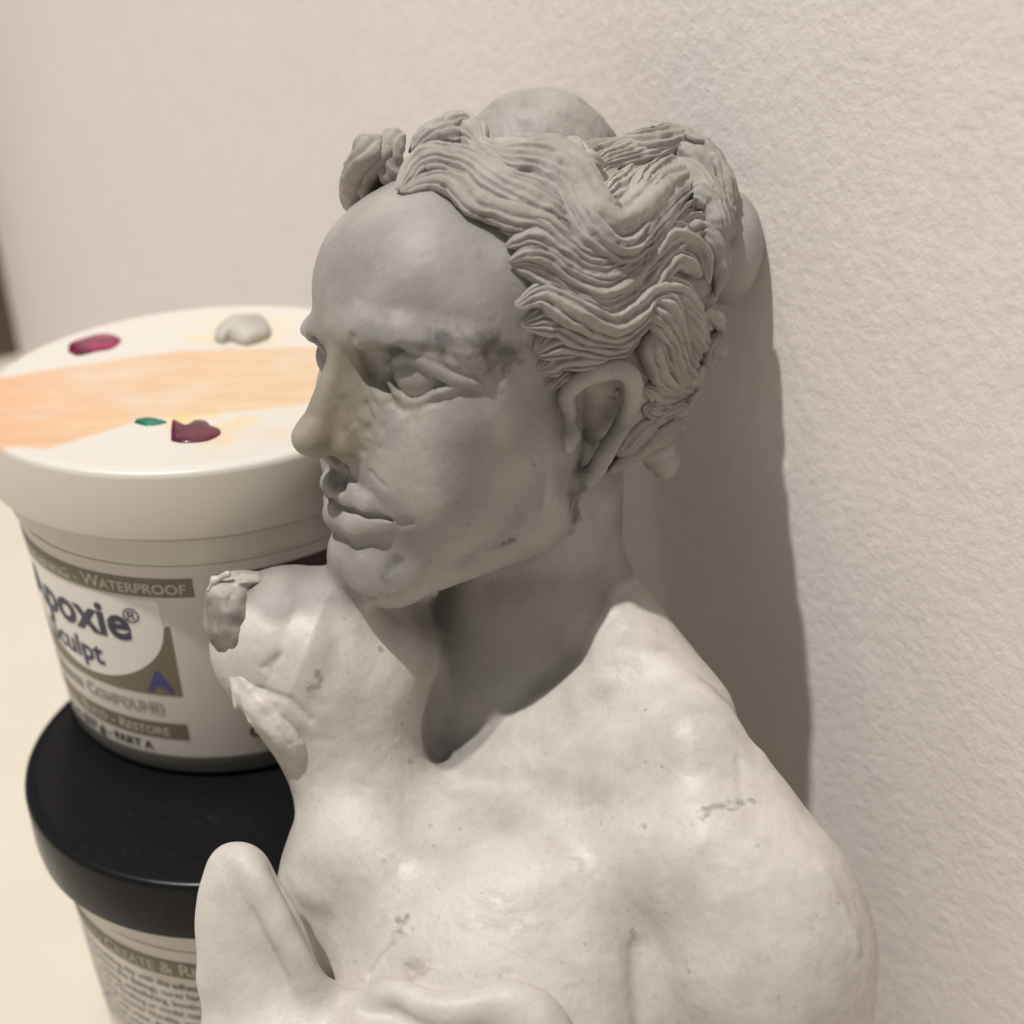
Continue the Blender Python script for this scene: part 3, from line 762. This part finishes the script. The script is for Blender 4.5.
# --- label of the upper jar (angles in degrees round the jar, heights in mm)
lab = sheet('label', -170, 170, 4.9, 50.6, .12, M_LABEL, JA, 200)
def lp(name, *a, **k_): return sheet(name, *a, parent=lab, **k_)
sheet('title_band', -112, 3.2, 43.7, 47.9, .2, M_OLIVE, lab)
jtext('title_lettering', 'Self-Hardening - Waterproof', 1.2, 44.5, 4.0, M_LTXT, lab, .28, True, .012)
# olive quarter panel with round white field
CX, CZ, RR = -36.0, 37.0, 15.3       # mm units: x measured along the wall
def mm(a): return math.radians(a) * 39.6
def circ_z(a):
    x = mm(a) - mm(CX); R2 = mm(-6.9) - mm(CX)
    return CZ - 14.6 * math.sqrt(max(0, 1 - (x / R2) ** 2)) if abs(x) < R2 else CZ
sheet('olive_panel', -66, -5.0, 20.3, lambda a: circ_z(a) if a < -6.9 else CZ, .18, M_OLIVE, lab, 90)
sheet('white_field', -65.1, -6.95, lambda a: circ_z(a), lambda a: 43.0, .18, M_DISC, lab, 90)
jtext('brand_lettering', 'Apoxie', -16.6, 33.2, 11.2, M_NAVY, lab, .3, False, .028)
jtext('registered_mark', '®', -13.2, 37.4, 4.6, M_NAVY, lab, .3, False, .005)
jtext('brand_lettering', 'Sculpt', -28.5, 25.3, 7.4, M_NAVY, lab, .3, False, .022)
jtext('part_letter', 'A', -7.2, 21.5, 6.6, M_BLUE, lab, .3, False, .03, sx=1.1)
jtext('compound_lettering', 'Modeling Compound', -11.4, 15.9, 4.2, M_OLIVE, lab, .26, True, .028)
jtext('compound_lettering', 'Modeling Compound', -11.59, 15.9, 4.2, M_LABEL, lab, .34, True, -.004)
sheet('lower_band', -112, -5.4, 9.3, 13.3, .2, M_OLIVE, lab)
jtext('lower_lettering', 'Create - Build - Restore', -11.0, 10.1, 3.6, M_LTXT, lab, .28, True, .014)
jtext('weight_lettering', '8 oz wt. (227 g) - PART A', -17.6, 6.0, 2.9, M_BLACK, lab, .28, False, .03)
sheet('title_band', 9.2, 100, 44.0, 48.2, .2, M_MAROON, lab)
jtext('lower_lettering', 'Contents', 12.5, 9.0, 4.0, M_MAROON, lab, .28, False, .03, align='L')

# --- label of the lower jar
labB = sheet('label', -170, 170, 4.9, 50.6, .12, M_LABEL, JB, 200)
sheet('title_band', -78, 40, 43.0, 47.6, .2, M_OLIVE, labB)
jtext('title_lettering', 'How to Create & Repair', 3.0, 43.9, 4.5, M_LTXT, labB, .28, True, .014)
LINES = ['Self hardening modeling clay with the adhesive power of',
 'use in all conditions (No Baking), cures hard in 24 hours',
 'is great for sculpting, embellishing, bonding and filling',
 'Ideal for a variety of finishing or model making, molds',
 'prototype making. Exterior Durable, weather resistant and',
 'strong. Smooth with water, then sand, carve or drill it',
 'and paint. Mix equal parts by volume until the colour is',
 'even. Working time is one to three hours before it sets',
 'hard. Wash tools with soap and water before it cures']
for i, s_ in enumerate(LINES):
    jtext('direction_lettering', s_, -66 + (i % 3), 39.6 - i * 2.75, 2.25, M_BLACK, labB, .28, False, .008, align='L', slope=0)

# --- paint on the palette lid
ZL = (HJ + .5 + HJ - .2) / 1000
def cam_ray(px, py):
    v = RV @ np.array([(px - 512) / FX, -(py - 512) / FX, 0]); x, y = v[0], v[1]
    return np.array([x, cp + y * sp, -sp + y * cp])
def on_plane(px, py, z):
    d = cam_ray(px, py); t = (z - CAMZ) / d[2]; return np.array([0, 0, CAMZ]) + d * t
def paint_mat(name, a, b_, rough=.2, scale=260):
    m, nt, b = new_mat(name); oc = ocoord(nt); n = noise(nt, scale, 3, .6, oc)
    r = ramp(nt, n.outputs['Fac'], [(.4, a), (.62, b_)]); nt.links.new(r.outputs[0], b.inputs['Base Color']); b.inputs['Roughness'].default_value = rough
    b.inputs['Coat Weight'].default_value = .1; return m
def blob(name, outline_px, h, mat, label, cat, z=ZL, seed=0, group=None, lump=.12):
    pts = np.array([on_plane(x, y, z) for x, y in outline_px]); c = pts.mean(0); n = 56
    loop = sweepspline(np.vstack([pts, pts[:1]]), n + 1)[:-1]; rings = 12; V = []; F = []
    soft = loop.copy()
    for _ in range(60): soft = (np.roll(soft, 1, 0) + soft * 2 + np.roll(soft, -1, 0)) / 4
    for i in range(rings):
        t = i / (rings - 1); sc_ = math.cos(t * math.pi / 2) ** .75 if i < rings - 1 else 0.02
        zz = h * math.sin(t * math.pi / 2) ** .7
        for q0, q1 in zip(loop, soft):
            q = q1 + (q0 - q1) * sc_ ** 2; p = c + (q - c) * sc_; p = p.copy(); p[2] = z + zz * (1 + lump * math.sin(p[0] * 500 + seed) * math.cos(p[1] * 400 + seed)) ; V.append(p)
    V = np.array(V); org = c.copy(); org[2] = z; V = V - org
    for i in range(rings - 1):
        for j in range(n): F.append((i * n + j, i * n + (j + 1) % n, (i + 1) * n + (j + 1) % n, (i + 1) * n + j))
    F.append(tuple((rings - 1) * n + j for j in range(n))); F.append(tuple(range(n - 1, -1, -1)))
    me = bpy.data.meshes.new(name); me.from_pydata([tuple(v) for v in V], [], F); me.update()
    import bmesh
    bm = bmesh.new(); bm.from_mesh(me); bmesh.ops.recalc_face_normals(bm, faces=bm.faces); bm.to_mesh(me); bm.free()
    me.polygons.foreach_set('use_smooth', [True] * len(me.polygons)); me.materials.append(mat)
    o = bpy.data.objects.new(name, me); COL.objects.link(o); o.location = org
    if cat == 'putty': return meta(o, label, cat)
    o.location = org - parent_loc(JA); o.parent = JA
    if label: o['label'] = label
    return o
M_MAG = paint_mat('crimson_paint', (.07, .003, .022), (.34, .006, .085))
M_MRN = paint_mat('maroon_paint', (.07, .006, .022), (.12, .012, .035))
M_GRN = paint_mat('green_paint', (.0, .08, .05), (.0, .19, .12))
M_PUTTY = bmat('grey_putty', (.44, .42, .37), .6, .4, .1, 200, .0006)
blob('paint_dab', [(68, 352), (70, 344), (85, 338), (104, 334), (118, 337), (121, 342), (112, 349), (96, 352), (78, 356)], .0007, M_MAG, 'crimson paint dab', 'paint')
blob('paint_dab', [(171, 441), (171, 430), (173, 420), (179, 428), (188, 426), (196, 421), (206, 422), (212, 427), (220, 430), (220, 435), (208, 441), (192, 443), (180, 443)], .0008, M_MRN, 'dark maroon paint dab', 'paint')
blob('paint_dab', [(134, 423), (138, 419), (152, 418), (167, 422), (158, 425), (146, 426)], .0004, M_GRN, 'small green paint dab', 'paint')
blob('putty_lump', [(215, 341), (216, 334), (224, 331), (234, 325), (248, 321), (262, 322), (270, 329), (270, 337), (262, 342), (246, 346), (232, 342), (222, 344)], .0036, M_PUTTY, 'pale grey lump of soft putty resting on the paint smeared jar lid', 'putty', lump=.22)

# ================================================================== SETTING
def wall_mat():
    m, nt, b = new_mat('rough_plaster'); oc = ocoord(nt)
    n0 = noise(nt, 5, 3, .5, oc); r0 = ramp(nt, n0.outputs['Fac'], [(.3, (.73, .685, .66)), (.7, (.76, .71, .685))])
    n1 = noise(nt, 260, 4, .6, oc); r1 = ramp(nt, n1.outputs['Fac'], [(.3, (.96, .96, .96)), (.7, (1.03, 1.03, 1.03))])
    nt.links.new(mix(nt, 1, r0.outputs[0], r1.outputs[0], 'MULTIPLY'), b.inputs['Base Color'])
    b.inputs['Roughness'].default_value = .75
    mu = noise(nt, 440, 3, .5, oc); mu.inputs['Distortion'].default_value = .0
    rp = ramp(nt, mu.outputs['Fac'], [(.35, (0, 0, 0)), (.52, (.6, .6, .6)), (.68, (1, 1, 1))])
    p = bump(nt, b, rp.outputs[0], .13, .0007)
    p = bump(nt, b, noise(nt, 620, 4, .6, oc).outputs['Fac'], .4, .0004, p)
    bump(nt, b, noise(nt, 40, 2, .5, oc).outputs['Fac'], .2, .002, p)
    return m
M_WALL = wall_mat()
WA = np.array([-254.15, 661.74]) / 1000; WD = np.array([.582, -.813]); WD /= np.linalg.norm(WD); WN = np.array([-WD[1], WD[0]]) * -1
if WN @ (np.array([0, 0]) - WA) < 0: WN = -WN
def slab(name, p0, p1, z0, z1, thick, mat):
    d = (p1 - p0) / np.linalg.norm(p1 - p0); n = -WN if name == 'wall' else np.array([-d[1], d[0]])
    q = [p0, p1, p1 + n * thick, p0 + n * thick]; V = [(*v, z0) for v in q] + [(*v, z1) for v in q]
    F = [(0, 1, 5, 4), (1, 2, 6, 5), (2, 3, 7, 6), (3, 0, 4, 7), (4, 5, 6, 7), (3, 2, 1, 0)]
    me = bpy.data.meshes.new(name); me.from_pydata(V, [], F); me.update(); me.materials.append(mat)
    o = bpy.data.objects.new(name, me); COL.objects.link(o); return o
w = slab('wall', WA, WA + WD * 1.0, -.05, 1.1, .12, M_WALL); w['kind'] = 'structure'
M_DARK = bmat('shaded_brown', (.10, .075, .055), .6, .3, .1)  # dark beyond the wall end: shade put into the slab colour
far_ = on_plane(0, 337, 0)[:2]; cor_ = WA + WD * .004; fd_ = far_ - WA; fd_ /= np.linalg.norm(fd_); off_ = np.array([fd_[1], -fd_[0]]) * .003
w2 = slab('dark_wall', cor_ + off_, cor_ + off_ + fd_ * .9, -.05, 1.1, .05, M_DARK); w2['kind'] = 'structure'
def table_mat():
    m, nt, b = new_mat('cream_tabletop'); oc = ocoord(nt)
    n = noise(nt, 30, 4, .6, oc); r = ramp(nt, n.outputs['Fac'], [(.3, (.65, .61, .52)), (.7, (.68, .64, .55))])
    nt.links.new(r.outputs[0], b.inputs['Base Color']); b.inputs['Roughness'].default_value = .45
    bump(nt, b, noise(nt, 400, 3, .5, oc).outputs['Fac'], .08, .0003); return m
me = bpy.data.meshes.new('tabletop')
me.from_pydata([(-.9, -.6, 0), (.9, -.6, 0), (.9, .9, 0), (-.9, .9, 0), (-.9, -.6, -.03), (.9, -.6, -.03), (.9, .9, -.03), (-.9, .9, -.03)], [], [(0, 1, 2, 3), (7, 6, 5, 4), (0, 4, 5, 1), (1, 5, 6, 2), (2, 6, 7, 3), (3, 7, 4, 0)])
me.materials.append(table_mat()); tb = bpy.data.objects.new('tabletop', me); COL.objects.link(tb); tb['kind'] = 'structure'

# ================================================================== LIGHT
focus = np.array([0.0, .22, .16])
def lamp(name, az, el, dist, size, power, col):
    a, e = math.radians(az), math.radians(el)
    d = np.array([math.cos(a) * math.cos(e), math.sin(a) * math.cos(e), math.sin(e)])
    l = bpy.data.lights.new(name, 'AREA'); l.shape = 'DISK'; l.size = size; l.energy = power; l.color = col
    o = bpy.data.objects.new(name, l); COL.objects.link(o); o.location = focus + d * dist
    o.rotation_euler = Vector(-d).to_track_quat('-Z', 'Y').to_euler(); return o
lamp('ceiling_lamp', 209, 69, 1.5, .036, 24, (1, .955, .905))
lamp('ceiling_lamp', 178, 68, 1.7, .10, 2.5, (1, .955, .905))
wd = bpy.data.worlds.new('World'); sc.world = wd; wd.use_nodes = True
bg = wd.node_tree.nodes['Background']; bg.inputs[0].default_value = (1.0, .945, .90, 1); bg.inputs[1].default_value = .285

# ================================================================== CAMERA
cam = bpy.data.cameras.new('Camera'); co = bpy.data.objects.new('Camera', cam); COL.objects.link(co); sc.camera = co
cam.sensor_width = 36; cam.lens = FX / 1024 * 36; cam.clip_start = .01; cam.clip_end = 20
R0 = Matrix(((1, 0, 0), (0, sp, -cp), (0, cp, sp)))
Rr = Matrix(((cr, -sr, 0), (sr, cr, 0), (0, 0, 1)))
co.matrix_world = Matrix.Translation((0, 0, CAMZ)) @ (R0 @ Rr).to_4x4()
cam.dof.use_dof = True; cam.dof.focus_distance = .225; cam.dof.aperture_fstop = 12
sc.view_settings.view_transform = 'Standard'; sc.view_settings.look = 'None'; sc.view_settings.exposure = 0; sc.view_settings.gamma = 1
